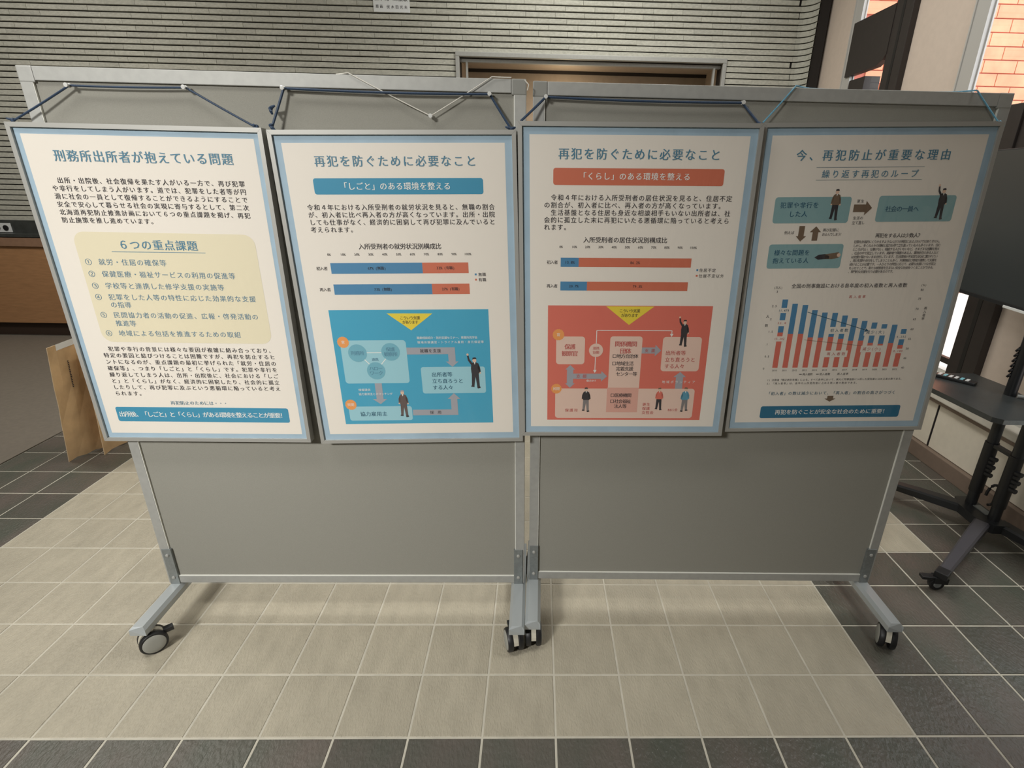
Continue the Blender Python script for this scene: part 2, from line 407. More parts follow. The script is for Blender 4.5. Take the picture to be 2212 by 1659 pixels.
# rounded return of the tiling towards the first post
bm = bmesh.new(); cv = [(1.945, 3.925), (1.975, 3.918), (2.0, 3.90), (2.02, 3.875), (2.032, 3.84), (2.036, 3.80)]
for r in range(30, int(CEIL_Z/RP)):
    z0, z1 = r*RP+0.0040, (r+1)*RP-0.0040
    for (p, q) in zip(cv, cv[1:]):
        vs = [bm.verts.new(v) for v in ((*p, z0), (*q, z0), (*q, z1), (*p, z1))]; bm.faces.new(vs)
        bm.faces.new([bm.verts.new(v) for v in ((*p, z1), (*q, z1), (q[0]+.014, q[1]+.012, z1), (p[0]+.012, p[1]+.014, z1))])
        bm.faces.new([bm.verts.new(v) for v in ((*p, z0), (*q, z0), (q[0]+.014, q[1]+.012, z0), (p[0]+.012, p[1]+.014, z0))])
ob('curved_corner_tiles', bm, M_WTILE, wall, kind='stuff')
bm = bmesh.new(); prism(bm, [(a+0.012, b+0.012) for a, b in cv]+[(2.12, 3.80), (2.12, 3.95), (1.95, 3.95)], 0, CEIL_Z, 'z')
ob('corner_backing', bm, M_WJOINT, wall)

# --- display case in the back wall
dc = empty('display_case', gw(0.345, WB, NZ0), YAW, label='long display case recessed in the back wall, brown lining, silver frame', category='display case')
hw = (NA1-NA0)/2; hh = NZ1-NZ0
bm = bmesh.new()
box(bm, -hw, hw, ND, ND+0.02, 0, hh)
ob('back_panel', bm, M_NICHE, dc)
bm = bmesh.new(); box(bm, -hw, hw, 0.10, ND, hh-0.01, hh+0.02); ob('top_panel', bm, M_NICHE, dc)
bm = bmesh.new(); box(bm, -hw, hw, ND-0.02, ND-0.001, hh-0.034, hh-0.0101); ob('shadow_strip', bm, M_NICHED, dc)  # dark colour paints the shadow joint between soffit and back panel
for s in (-1, 1):
    ob('side_panel', B(min(s*hw, s*(hw+0.02)), max(s*hw, s*(hw+0.02)), 0.0, ND, 0, hh), M_NICHE, dc)
ob('bottom_panel', B(-hw, hw, 0, ND, -0.02, 0), M_NICHE, dc)
fr = ob('frame', B(-hw-0.03, hw+0.03, -0.03, 0.02, hh-0.004, hh+0.028, bev=0.004), M_ALU, dc)
for s in (-1, 1):
    ob('frame_rail', B(min(s*hw, s*(hw+0.03)), max(s*hw, s*(hw+0.03)), -0.03, 0.02, 0, hh-0.004, bev=0.004), M_ALU, dc)
    ob('inner_rail', B(min(s*(hw-0.06), s*(hw-0.045)), max(s*(hw-0.06), s*(hw-0.045)), 0.02, 0.05, 0, hh-0.03), M_ALU, dc)
ob('track', B(-hw, hw, 0.03, 0.075, hh-0.032, hh-0.0101), M_ALU, dc)
ob('frame_rail', B(-hw-0.03, hw+0.03, -0.03, 0.02, -0.03, 0.0), M_ALU, dc)
l = bpy.data.lights.new('case_lamp', 'POINT'); l.energy = 3.0; l.color = (1.0, 0.84, 0.60); l.shadow_soft_size = 0.03
lo = bpy.data.objects.new('case_lamp', l); COL.objects.link(lo); lo.location = gw(0.15, WB+0.20, NZ1-0.30)

# --- name plate on the back wall
SW, SH = 275, 118
pl = empty('name_plate', gw(-1.20, WB-0.016, 2.578), YAW, label='small white plate with black lettering on the tiled back wall', category='sign')
ob('plate', B(-SW/2000, SW/2000, -0.006, 0, 0, SH/1000, bev=0.001), M_PLATE, pl)
ink = Ink()
ink.text('k', '合同', 10, 32, 26, u1=70); ink.text('k', '海への讃歌', 88, 32, 30, u1=262)
ink.text('k', '原画', 14, 82, 21, u1=76); ink.text('k', '伏木田光夫', 96, 84, 22, u1=262)
ink.build(pl, {'k': ('lettering', M_INK)}, -0.0062, SW, SH)

# --- low cabinet run at the left end of the back wall
cb = empty('wall_cabinet', gw(-5.2, WB, 0), YAW, label='long low brown cabinet along the foot of the back wall, far left', category='cabinet')
ob('plinth', B(-1.7, 2.6, -0.07, 0.0, 0.0, 0.12), M_PLINTH, cb)
ob('front_panel', B(-1.7, 2.6, -0.10, 0.0, 0.12, 0.79), M_CAB, cb)
ob('top_rail', B(-1.7, 2.6, -0.118, 0.0, 0.792, 0.862, bev=0.003), M_CABD, cb)
lg = grot('trim_1', B(A0, -2.6, WB-0.11, WB, 0.868, 0.895, bev=0.003), M_LEDGE, label='dark grey stone ledge above the cabinet')
ob('upstand', B(A0, -2.6, WB-0.03, WB, 0.895, 1.0), M_LEDGE, lg)
op = empty('outlet_plate', gw(-4.66, WB-0.031, 0.900), YAW, label='white outlet plate on the dark ledge, at the left edge', category='outlet')
ob('plate', B(-0.075, 0.075, -0.010, 0, 0, 0.075, bev=0.002), M_PLATE, op)
for s in (-0.035, 0.035):
    bm = bmesh.new(); lathe(bm, [(0, 0), (0.022, 0), (0.022, 0.006), (0.012, 0.008), (0, 0.008)], Matrix.Translation((s, -0.010, 0.037)) @ Matrix.Rotation(PI/2, 4, 'X'), 16)
    ob('socket', bm, M_BLACK, op)

# --- right wall: posts, panels, windows, sill
wr = grot('wall_right', B(WA+0.03, WA+0.25, B0, WB+0.1, 0, 0.50), M_PLAST, label='window wall with dark steel posts')
bm = B(WA+0.02, WA+0.25, B0, WB+0.1, 3.05, CEIL_Z); ob('lintel', bm, M_PLAST, wr)
PB = [3.92-1.2265*k for k in range(9)]
POST = bm_mesh('post', B(-0.008, 0.10, 0, 0.178, 0.42, CEIL_Z, bev=0.003), M_POST)
GRV = bm_mesh('groove', B(-0.0095, -0.0079, 0.08, 0.105, 0.42, CEIL_Z), M_POST2)
PAN = bm_mesh('panel', B(0.03, 0.06, 0, 0.525, 0.42, 3.05), M_BEIGE)
LOW = bm_mesh('panel', B(-0.004, 0.03, 0, 1.212, 0.088, 0.338, bev=0.002), M_CREAM)
TRL = bm_mesh('transom', B(-0.02, 0.09, 0, 1.05, 1.44, 1.775, bev=0.004), M_POST)
JOI = bm_mesh('joint', B(-0.002, 0.03, 0, 0.0145, 0.088, 0.338), M_DARKGAP)
for n, b0 in enumerate(PB):
    p = inst('post', POST, wr, (WA, b0, 0)); p['label'] = 'dark brown steel post'
    g = inst('groove', GRV, p, (0, 0, 0))
    if n > 0: inst('transom', TRL, wr, (WA, b0-1.0485, 0))
    if n == 0: pass
    nb = b0-1.2265+0.178                       # far side of the next post
    inst('panel', PAN, wr, (WA, b0-0.525, 0))
    inst('panel', LOW, wr, (WA, 1.6245+1.2265*(2-n), 0)); inst('joint', JOI, wr, (WA, 1.6245+1.2265*(2-n)-0.0145, 0))
    if n > 2:
        inst('panel', PAN, wr, (WA, b0-1.05, 0)); continue
    # window between panel and next post
    y0, y1 = nb, b0-0.525
    bm = bmesh.new()
    box(bm, 0.0, 0.022, y1-0.105, y1, 0.42, 3.05); box(bm, -0.006, 0.0, y1-0.012, y1-0.002, 0.42, 3.05); box(bm, 0.022, 0.03, y1-0.113, y1-0.105, 0.42, 3.05)
    box(bm, 0.03, 0.07, y0, y0+0.012, 0.42, 3.05)
    box(bm, 0.02, 0.07, y0+0.012, y1-0.105, 0.405, 0.43); box(bm, 0.02, 0.07, y0+0.012, y1-0.105, 3.02, 3.05)
    wn = ob('window_%d' % (n+1), bm, M_WALU, None, GO, (0, 0, YAW)); wn['kind'] = 'structure'
    for v in wn.data.vertices: v.co.x += WA
    bm = bmesh.new(); box(bm, WA+0.005, WA+0.03, y0+0.012, y1-0.105, 0.545, 0.575); ob('glazing_bar', bm, M_POST, wn)
    bm = bmesh.new(); vs = [bm.verts.new(v) for v in ((WA+0.018, y0+0.01, 0.43), (WA+0.018, y1-0.105, 0.43), (WA+0.018, y1-0.105, 3.02), (WA+0.018, y0+0.01, 3.02))]; bm.faces.new(vs)
    ob('pane', bm, M_GLASS, wn, facing=(-1, 0, 0))
# the high transom beside the far post
bm = bmesh.new(); prism(bm, [(2.868, 2.19), (2.90, 2.16), (2.97, 2.135), (3.34, 2.13), (3.34, 2.455), (2.868, 2.455)], WA-0.012, WA+0.029, 'x')
ob('transom', bm, M_POST, wr, label='deep dark transom by the far window')
ob('frame_shadow_strip', B(WA-0.005, WA+0.10, 3.075, 3.27, 0.42, 2.10), M_POST, wr)  # dark strip standing in for the window frame's shadow below the transom
sl = grot('trim_2', B(WA-0.035, WA+0.05, B0, 3.8, 0.36, 0.405, bev=0.006), M_SILL, label='long pale window sill')
ob('sill_shadow_line', B(WA-0.022, WA+0.03, B0, 3.8, 0.338, 0.36), M_SKIRT, sl)  # darker band painted in as the shadow line under the sill
grot('baseboard_right', B(WA-0.03, WA+0.03, B0, WB-0.15, 0, 0.085, bev=0.004), M_SKIRT)

# --- outside: brick wall, plinth and paving
bw = ob('brick_wall', B(2.55, 9.5, 4.3, 4.6, 0.45, 4.2), M_MORTAR, None, GO, (0, 0, YAW)); bw['kind'] = 'structure'; bw['label'] = 'sunlit orange brick wall outside the windows'
BR = bm_mesh('brick', B(0.003, 0.287, -0.012, 0.01, 0.004, 0.096, bev=0.003), M_BRICK)
n = 0
for r in range(22):
    for k in range(13):
        a = 2.6+k*0.29+(0.145 if r % 2 else 0); z = 1.15+r*0.1
        if n >= 290: break
        inst('brick', BR, bw, (a, 4.3, z)); n += 1
bm = bmesh.new()
for r in range(-7, 31):
    for k in range(24):
        a = 2.6+k*0.29+(0.145 if r % 2 else 0); z = 1.15+r*0.1
        if 0 <= r < 22 and k < 13 or a > 9.2: continue
        box(bm, a+0.003, a+0.287, 4.288, 4.31, z+0.004, z+0.096)
ob('bricks_beyond', bm, M_BRICK, bw, kind='stuff')
ob('plinth', B(2.55, 9.5, 4.24, 4.6, -0.2, 0.45), M_PLAST, bw)
pv = grot('pavement', B(WA+0.36, 14, B0, 9, -0.35, -0.2), M_PAVE)

# ================================================================== NOTICE BOARDS
Q1 = (-1.27116, 1.45343, 0.03142); Q2 = (-0.05605, 1.51326, 0.01937); BZ0, BZ1 = 0.1146, 1.6339
def caster(parent, x, y, rz, name='caster', s=1.0):
    """twin-wheel caster; axle along local x after rz. top plate at z .085, tyre touches 0"""
    r = 0.0385*s
    c = empty('caster', (x, y, 0), rz); c.parent = parent
    bm = bmesh.new()
    pts = [(0.037*s*math.cos(a)+0.0, r+0.043*s*math.sin(a)) for a in [math.radians(t) for t in range(25, 176, 15)]]
    inn = [(0.033*s*math.cos(a), r+0.036*s*math.sin(a)) for a in [math.radians(t) for t in range(175, 24, -15)]]
    prism(bm, [(p[0], p[1]) for p in pts]+[(p[0], p[1]) for p in inn], -0.0075*s, 0.0075*s, 'x')
    box(bm, -0.0075*s, 0.0075*s, -0.012, 0.012, r, 0.080*s)
    lathe(bm, [(0, 0.078*s), (0.011, 0.078*s), (0.011, 0.0865*s), (0, 0.0865*s)], Matrix.Translation((0, 0, 0)), 12)
    ob('housing', bm, M_WPLAST, c)
    for sd in (-1, 1):
        Mx = Matrix.Translation((sd*0.0165*s, 0, r)) @ Matrix.Rotation(sd*PI/2, 4, 'Y')
        bm = bmesh.new(); t = 0.0085*s
        lathe(bm, [(0.024*s, -t), (0.036*s, -t), (r, -t*0.6), (r, t*0.55), (0.036*s, t), (0.0315*s, t+0.0005), (0.0315*s, t-0.002)], Mx, 32)
        ob('wheel', bm, M_BLACK, c, smooth=True)
        bm = bmesh.new(); lathe(bm, [(0.0316*s, t-0.003), (0.0313*s, t+0.0005), (0.028*s, t+0.0022), (0.014*s, t+0.0032), (0, t+0.0035)], Mx, 32)
        ob('hub', bm, M_GPLAST, c, smooth=True)
    bm = bmesh.new(); box(bm, -0.010*s, 0.010*s, 0.030*s, 0.058*s, r+0.010*s, r+0.024*s, bev=0.002)
    ob('brake_tab', bm, M_BPLAST, c)
    return c
def reparent_deep(c):
    """a caster is one part of its board, with wheel, hub, brake as sub-parts: the housing mesh takes the Empty's place"""
    kids = [k for k in bpy.data.objects if k.parent == c]
    hs = [k for k in kids if k.name.startswith('housing')][0]
    hs.parent = c.parent; hs.location = c.location; hs.rotation_euler = c.rotation_euler; hs.scale = c.scale; hs.name = 'caster'
    for k in kids:
        if k != hs: k.parent = hs
    bpy.data.objects.remove(c)
def notice_board(Q, label, cas, caps, feet=(0.031, 1.169)):
    W = 1.2
    r = empty('notice_board', (Q[0], Q[1], 0), Q[2], label=label, category='notice board', group='rolling notice boards with grey felt panels')
    ob('felt_panel', B(0.028, W-0.028, 0.006, 0.022, BZ0+0.028, BZ1-0.028), M_FELT, r)
    for x0 in (0, W-0.029):
        ob('post', B(x0, x0+0.029, 0, 0.029, BZ0, BZ1-0.033, bev=0.0015), M_ALU, r)
    ob('top_rail', B(0.036, W-0.036, 0, 0.029, BZ1-0.030, BZ1, bev=0.0015), M_ALU, r)
    ob('bottom_rail', B(0.029, W-0.029, 0, 0.029, BZ0+0.002, BZ0+0.030, bev=0.0015), M_ALU, r)
    ob('lip_highlight', B(0.0292, W-0.0292, 0.0008, 0.0062, BZ0+0.030, BZ0+0.0312), M_LIP_SHINE, r, label='highlight painted along the inner edge of the frame')
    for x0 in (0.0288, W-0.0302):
        ob('lip_highlight', B(x0, x0+0.0014, 0.0008, 0.0062, BZ0+0.031, BZ1-0.031), M_LIP_SHINE, r)
    for x0 in (0, W-0.036):
        ob('corner_cap', B(x0-0.0006 if x0 == 0 else x0, x0+0.036 if x0 == 0 else x0+0.0366, -0.0006, 0.0296, BZ1-0.0345, BZ1+0.0008, bev=0.003), M_CAP if caps[0 if x0 == 0 else 1] else M_ALU, r)
    for n, fx in enumerate(feet):
        br = ob('bracket', B(fx-0.0155, fx+0.0145, -0.0035, 0.0325, BZ0-0.002, 0.255, bev=0.001), M_STEEL, r)
        for bz in (0.142, 0.232):
            bm = bmesh.new(); lathe(bm, [(0, 0.0005), (0.006, 0), (0.0055, 0.003), (0.003, 0.0045), (0, 0.0048)], Matrix.Translation((fx, -0.0035, bz)) @ Matrix.Rotation(PI/2, 4, 'X'), 14)
            ob('bolt', bm, M_ALU, br, smooth=True)
        # foot bar, bevelled trough section with sloped ends
        bm = bmesh.new(); ln = 0.20; hwid = 0.0245
        prof = [(-hwid, 0.0855), (-hwid, 0.105), (-hwid+0.009, 0.1145), (hwid-0.009, 0.1145), (hwid, 0.105), (hwid, 0.0855)]
        y0, y1 = -ln, ln+0.029
        A = [bm.verts.new((fx+x, y0+(0.007 if z > 0.11 else 0), z)) for x, z in prof]; Bv = [bm.verts.new((fx+x, y1-(0.007 if z > 0.11 else 0), z)) for x, z in prof]
        bm.faces.new(A); bm.faces.new(Bv[::-1])
        for k in range(6): bm.faces.new((A[k], A[(k+1) % 6], Bv[(k+1) % 6], Bv[k]))
        ob('foot_bar', bm, M_PAINT, r)
        for e, yy in enumerate((-ln+0.032, ln-0.003)):
            ox_, rz = cas[n] if e == 0 else (0.0, cas[n][1]*0.5)
            reparent_deep(caster(r, fx+ox_, yy, rz))
    return r
nb1 = notice_board(Q1, 'rolling grey notice board on the left, behind the blue-box poster', [(0.012, 2.30-PI), (-0.010, 0.28)], (False, True), feet=(0.022, 1.1805))
nb2 = notice_board(Q2, 'rolling grey notice board on the right, behind the bar-chart poster', [(0.002, 0.06), (0.004, -0.45)], (True, False), feet=(0.0165, 1.178))

# ================================================================== POSTERS
def cmat(name, r, g, b): return mat(name, (r, g, b), 0.55)
C = dict(
    blue=('blue_print', cmat('print_blue', 0.045, 0.27, 0.43)), red=('red_print', cmat('print_red', 0.68, 0.165, 0.12)),
    orange=('orange_print', cmat('print_coral', 0.60, 0.165, 0.095)), steel=('steel_blue_print', cmat('print_steel_blue', 0.075, 0.235, 0.42)),
    sky=('light_blue_print', cmat('print_sky', 0.060, 0.36, 0.54)),
    yellow=('yellow_print', cmat('print_yellow', 0.80, 0.62, 0.06)), cream=('cream_print', cmat('print_cream', 0.75, 0.68, 0.50)),
    ice=('pale_blue_print', cmat('print_ice', 0.32, 0.58, 0.66)), ice2=('mid_blue_print', cmat('print_mid', 0.17, 0.42, 0.52)),
    teal=('teal_print', cmat('print_teal', 0.24, 0.40, 0.42)),
    pink=('pink_print', cmat('print_pink', 0.76, 0.55, 0.46)), pink2=('rose_print', cmat('print_rose', 0.70, 0.38, 0.31)),
    arrow=('grey_print', cmat('print_arrow', 0.36, 0.36, 0.40)), brown=('brown_print', cmat('print_brown', 0.17, 0.115, 0.075)),
    sun=('amber_print', cmat('print_sun', 0.80, 0.33, 0.10)), ink=('black_lettering', M_INK), tb=('blue_lettering', cmat('print_title', 0.085, 0.22, 0.32)),
    tg=('grey_blue_lettering', cmat('print_item', 0.12, 0.22, 0.30)), w=('white_lettering', cmat('print_white', 0.80, 0.80, 0.77)), tr=('red_lettering', cmat('print_redtext', 0.50, 0.10, 0.09)),
    td=('dark_blue_lettering', cmat('print_darkblue', 0.02, 0.10, 0.17)), skin=('skin_print', cmat('print_skin', 0.72, 0.50, 0.38)), suit=('suit_print', cmat('print_suit', 0.035, 0.032, 0.038)),
    suit2=('brown_suit_print', cmat('print_suit2', 0.12, 0.085, 0.08)), shirt=('shirt_print', cmat('print_shirt', 0.10, 0.30, 0.42)), trous=('trouser_print', cmat('print_trousers', 0.22, 0.20, 0.20)),
    deep=('deep_blue_print', cmat('print_deep', 0.015, 0.15, 0.27)))
M_PAPER = mat('poster_paper', (0.80, 0.745, 0.675), 0.6)
M_EDGE = mat('poster_blue_border', (0.36, 0.49, 0.60), 0.55, var=0.06, vscale=14, alt=None)
def person(I, u, top, h, top_c='suit', leg_c='suit', wave=False, flip=1, hair='suit', lift=3):
    """small printed figure, u = centre, top = v of the head top, h = height"""
    k = h/100
    P = lambda pts: [(u+flip*x*k, top+y*k) for x, y in pts]
    I.disc('skin', u+flip*0*k, top+8*k, 6*k, lift, 7.5*k); I.poly(hair, P([(-6, 6), (-5, -1), (4, -2), (7, 3), (5, 4), (-3, 4)]), lift+1)
    I.poly(leg_c, P([(-10, 46), (11, 46), (12, 70), (13, 95), (5, 97), (1, 62), (-4, 92), (-12, 92), (-11, 68)]), lift)
    I.poly(top_c, P([(-4, 14), (4, 14), (12, 18), (15, 34), (14, 50), (-11, 50), (-12, 34), (-10, 18)]), lift+1)
    I.poly('w', P([(-2, 14), (3, 14), (0.5, 22)]), lift+2)
    if wave:
        I.poly(top_c, P([(-10, 24), (-7, 16), (-15, 4), (-17, -8), (-22, -7), (-20, 8)]), lift+1); I.disc('skin', u-flip*20*k, top-11*k, 3.6*k, lift+1)
    else:
        I.poly(top_c, P([(-10, 18), (-15, 30), (-16, 46), (-12, 46), (-9, 30)]), lift+1); I.disc('skin', u-flip*14*k, top+48*k, 2.8*k, lift+1)
    I.poly(top_c, P([(11, 18), (16, 30), (18, 45), (14, 47), (9, 32)]), lift+1); I.disc('skin', u+flip*16*k, top+49*k, 2.8*k, lift+1)
    I.poly('suit', P([(-14, 91), (-4, 91), (-4, 96), (-14, 95)]), lift+2); I.poly('suit', P([(4, 95), (14, 94), (15, 99), (6, 101)]), lift+2)
def sun(I, u, v, t, r=15):
    n = 20; I.poly('sun', [(u+(r*(1.0 if k % 2 else 0.9))*math.cos(PI*k/n), v+(r*(1.0 if k % 2 else 0.9))*math.sin(PI*k/n)) for k in range(2*n)], 2)
    I.text('w', t, 0, v, 9, center=u, lift=4)
PW, PH = 603.0, 846.0
def poster(Q, u0, ztl, rot, label, ink, edge=24, yo=-0.004):
    c, s = math.cos(rot), math.sin(rot); W, H = PW/1000, PH/1000
    du = W/2*c+H*s; dz = W/2*s-H*c
    loc = Vector((Q[0], Q[1], 0)) + Matrix.Rotation(Q[2], 3, 'Z') @ Vector((u0+du, yo, ztl+dz))
    r = empty('poster', loc, rot=(0, -rot, Q[2]), label=label, category='poster', group='framed information posters')
    x, fw, d = W/2, 0.0105, 0.026
    bm = bmesh.new(); prism(bm, [(-x, H), (x, H), (x-fw, H-fw), (-x+fw, H-fw)], -d, 0); ob('frame_rail', bm, M_ALU2, r)
    bm = bmesh.new(); prism(bm, [(-x, 0), (x, 0), (x-fw, fw), (-x+fw, fw)], -d, 0); ob('frame_rail', bm, M_ALU2, r)
    for sd in (-1, 1):
        bm = bmesh.new(); prism(bm, [(sd*x, 0.0003), (sd*x, H-0.0003), (sd*(x-fw), H-fw-0.0003), (sd*(x-fw), fw+0.0003)], -d, 0); ob('frame_rail', bm, M_ALU2, r)
    ob('backing', B(-x+fw-0.001, x-fw+0.001, -0.020, -0.002, fw-0.001, H-fw+0.001), M_EDGE, r, label='pale blue border sheet')
    e = edge/1000
    bm = bmesh.new(); vs = [bm.verts.new(v) for v in ((-x+fw+e-0.006, -0.0202, fw+e-0.006), (x-fw-e+0.006, -0.0202, fw+e-0.006), (x-fw-e+0.006, -0.0202, H-fw-e+0.006), (-x+fw+e-0.006, -0.0202, H-fw-e+0.006))]; bm.faces.new(vs)
    ob('paper', bm, M_PAPER, r, facing=(0, -1, 0), label='off-white printed sheet')
    ink.build(r, C, -0.0202, PW, PH)
    bm = bmesh.new(); nx, nz = 1, 1
    vs = [bm.verts.new(v) for v in ((-x+fw, -0.0232, fw), (x-fw, -0.0232, fw), (x-fw, -0.0232, H-fw), (-x+fw, -0.0232, H-fw))]; bm.faces.new(vs)
    ob('clear_cover', bm, M_FILM, r, facing=(0, -1, 0), label='clear plastic cover with glare')
    return r

# ---- poster 1
I = Ink()
I.text('tb', '刑務所出所者が抱えている問題', 88, 72, 25, u1=522, bold=True)
T1 = ['\u3000出所・出院後、社会復帰を果たす人がいる一方で、再び犯罪', 'や非行をしてしまう人がいます。道では、犯罪をした者等が円', '滑に社会の一員として復帰することができるようにすることで', '安全で安心して暮らせる社会の実現に寄与するとして、第二次', '北海道再犯防止推進計画において６つの重点課題を掲げ、再犯', '防止施策を推し進めています。']
for k, t in enumerate(T1): I.text('ink', t, 62, 128+k*18.8, 13.2, u1=62+17.05*len(t))
I.rect('cream', 78, 250, 538, 543, 1, 28)
I.text('tb', '６つの重点課題', 186, 281, 24, u1=390, bold=True); I.line('tb', [(166, 299), (406, 298)], 1.4, 2)
T = [('①', '就労・住居の確保等', 326, 300), ('②', '保健医療・福祉サービスの利用の促進等', 357, 472), ('③', '学校等と連携した修学支援の実施等', 388, 437), ('④', '犯罪をした人等の特性に応じた効果的な支援', 418, 515), ('', 'の指導', 439, 180), ('⑤', '民間協力者の活動の促進、広報・啓発活動の', 467, 513), ('', '推進等', 490, 180), ('⑥', '地域による包括を推進するための取組', 518, 456)]
for a, t, v, u1 in T:
    if a: I.text('tg', a, 90, v, 17, u1=108, lift=3)
    I.text('tg', t, 124, v, 15.5, u1=u1, lift=3)
T2 = ['\u3000犯罪や非行の背景には様々な要因が複雑に絡み合っており、', '特定の要因と結びつけることは困難ですが、再犯を防止するヒ', 'ントになるのが、重点課題の最初に挙げられた「就労・住居の', '確保等」、つまり「しごと」と「くらし」です。犯罪や非行を', '繰り返してしまう人は、出所・出院後に、社会における「しご', 'と」と「くらし」がなく、経済的に困窮したり、社会的に孤立', 'したりして、再び犯罪に及ぶという悪循環に陥っていると考え', 'られます。']
for k, t in enumerate(T2): I.text('ink', t, 66, 563+k*19, 13, u1=66+16.9*len(t))
I.text('tg', '再犯防止のためには・・・', 216, 724, 11.5, u1=380)
I.rect('blue', 55, 738, 549, 784, 1, 6)
I.text('w', '出所後、「しごと」と「くらし」がある環境を整えることが重要！', 62, 761, 16, u1=540, bold=True)
poster(Q1, -0.041, 1.512, 0.0, 'poster of paragraphs with a cream rounded box, the leftmost of four posters', I, edge=20)

# ---- poster 2
I = Ink()
I.text('tb', '再犯を防ぐために必要なこと', 100, 70, 24, u1=505, bold=True)
I.rect('blue', 92, 109, 517, 147, 1, 6); I.text('w', '「しごと」のある環境を整える', 156, 128, 17, u1=436, bold=True)
for k, t in enumerate(['令和４年における入所受刑者の就労状況を見ると、無職の割合', 'が、初入者に比べ再入者の方が高くなっています。出所・出院', 'しても仕事がなく、経済的に困窮して再び犯罪に及んでいると', '考えられます。']):
    I.text('ink', t, 66, 178+k*18.2, 13.5, u1=66+17.1*len(t))
I.text('ink', '入所受刑者の就労状況別構成比', 184, 275, 14, u1=400)
for k in range(11): I.text('ink', '%d%%' % (k*10), 0, 295, 7.5, center=104+36.4*k)
for v0, p1, t1, t2, l_ in ((317, 346, '67% (無職)', '33% (有職)', '初入者'), (373, 367, '73% (無職)', '27% (有職)', '再入者')):
    I.rect('steel', 104, v0, p1, v0+28, 1); I.rect('orange', p1, v0, 468, v0+28, 1)
    I.text('ink', t1, 0, v0+14, 8.5, center=(104+p1)/2); I.text('ink', t2, 0, v0+14, 8.5, center=(p1+468)/2)
    I.text('ink', l_, 66, v0+14, 9.5, u1=95)
I.rect('steel', 484, 346, 489, 351, 1); I.text('ink', '無職', 493, 349, 9, u1=514); I.rect('orange', 484, 360, 489, 365, 1); I.text('ink', '有職', 493, 363, 9, u1=514)
I.rect('sky', 80, 443, 516, 785, 0)
I.poly('yellow', [(237, 453), (362, 454), (300, 501)], 1); I.text('ink', 'こういう支援', 272, 466, 9.5, u1=327); I.text('ink', 'があります', 278, 478, 9.5, u1=321)
I.rect('ice', 98, 529, 281, 657, 1, 9)
for a, b in (((143, 565), (236, 565)), ((143, 566), (190, 618)), ((236, 565), (190, 618))): I.line('w', [a, b], 2.2, 2)
for (u, v, t) in ((143, 566, ['刑務所']), (236, 563, ['保護', '観察所']), (189, 619, ['ハロー', 'ワーク'])):
    I.disc('ice2', u, v, 26, 3)
    for k, x in enumerate(t): I.text('tb', x, 0, v+(k-(len(t)-1)/2)*14, 12, center=u)
I.text('tb', '連携', 0, 585, 9, center=190)
sun(I, 107, 534, '官', 17); sun(I, 103, 723, '民間', 17)
I.text('w', '職業相談紹介・就労支援セミナー、事業所見学会', 313, 523, 7.2, u1=482); I.text('w', '職場体験講習・トライアル雇用・身元保証等', 313, 536, 7.2, u1=500)
I.poly('arrow', [(281, 551), (417, 551), (417, 593), (425, 593), (407, 609), (389, 593), (397, 593), (397, 571), (281, 571)], 2)
I.text('ink', '就職を支援', 318, 561, 10, u1=378)
I.rect('ice', 316, 609, 499, 690, 1, 7)
for k, t in enumerate(['出所者等', '立ち直ろうと', 'する人々']): I.text('td', t, 345, 632+k*20, 13, u1=345+len(t)*15)
person(I, 470, 583, 92, wave=True)
I.poly('arrow', [(180, 657), (200, 657), (200, 706), (210, 706), (190, 722), (169, 706), (180, 706)], 2)
I.text('w', '情報提供', 131, 677, 7.5, u1=166); I.text('w', '協力雇用主とのマッチング', 130, 690, 7.2, u1=228)
I.rect('ice', 95, 729, 279, 774, 1, 7); I.text('td', '協力雇用主', 126, 753, 13.5, u1=206)
person(I, 256, 680, 84, top_c='suit2', leg_c='suit2', hair='arrow')
I.poly('arrow', [(281, 741), (395, 741), (395, 708), (386, 708), (405, 690), (423, 708), (414, 708), (414, 759), (281, 759)], 2)
I.text('ink', '採 用', 330, 750, 10, u1=366)
poster(Q1, 0.573, 1.508, 0.0225, 'poster with a blue banner and a blue diagram, second from the left', I)

# ---- poster 3
I = Ink()
I.text('tb', '再犯を防ぐために必要なこと', 98, 72, 24.5, u1=508, bold=True)
I.rect('orange', 88, 104, 520, 144, 1, 6); I.text('w', '「くらし」のある環境を整える', 152, 123, 16.5, u1=436, bold=True)
for k, t in enumerate(['\u3000令和４年における入所受刑者の居住状況を見ると、住居不定', 'の割合が、初入者に比べ、再入者の方が高くなっています。', '\u3000生活基盤となる住居も身近な相談相手もいない出所者は、社', '会的に孤立した末に再犯にいたる悪循環に陥っていると考えら', 'れます。']):
    I.text('ink', t, 64, 174+k*18.2, 13.8, u1=64+17.3*len(t))
I.text('ink', '入所受刑者の居住状況別構成比', 168, 278, 14, u1=390)
for k in range(11): I.text('ink', '%d%%' % (k*10), 0, 296, 7.5, center=110+35*k)
for v0, p1, e, t1, t2, l_ in ((324, 158, 459, '13.8%', '86.2%', '初入者'), (387, 182, 456, '20.7%', '79.3%', '再入者')):
    I.rect('steel', 110, v0, p1, v0+24, 1); I.rect('orange', p1, v0, e, v0+24, 1)
    I.text('ink', t1, 0, v0+12, 8.5, center=(110+p1)/2); I.text('ink', t2, 0, v0+12, 8.5, center=(p1+e)/2); I.text('ink', l_, 73, v0+12, 9.5, u1=102)
I.rect('steel', 475, 352, 480, 357, 1); I.text('ink', '住居不定', 482, 355, 9, u1=528); I.rect('orange', 475, 367, 480, 372, 1); I.text('ink', '住居不定以外', 482, 370, 9, u1=552)
I.rect('red', 77, 452, 532, 796, 0)
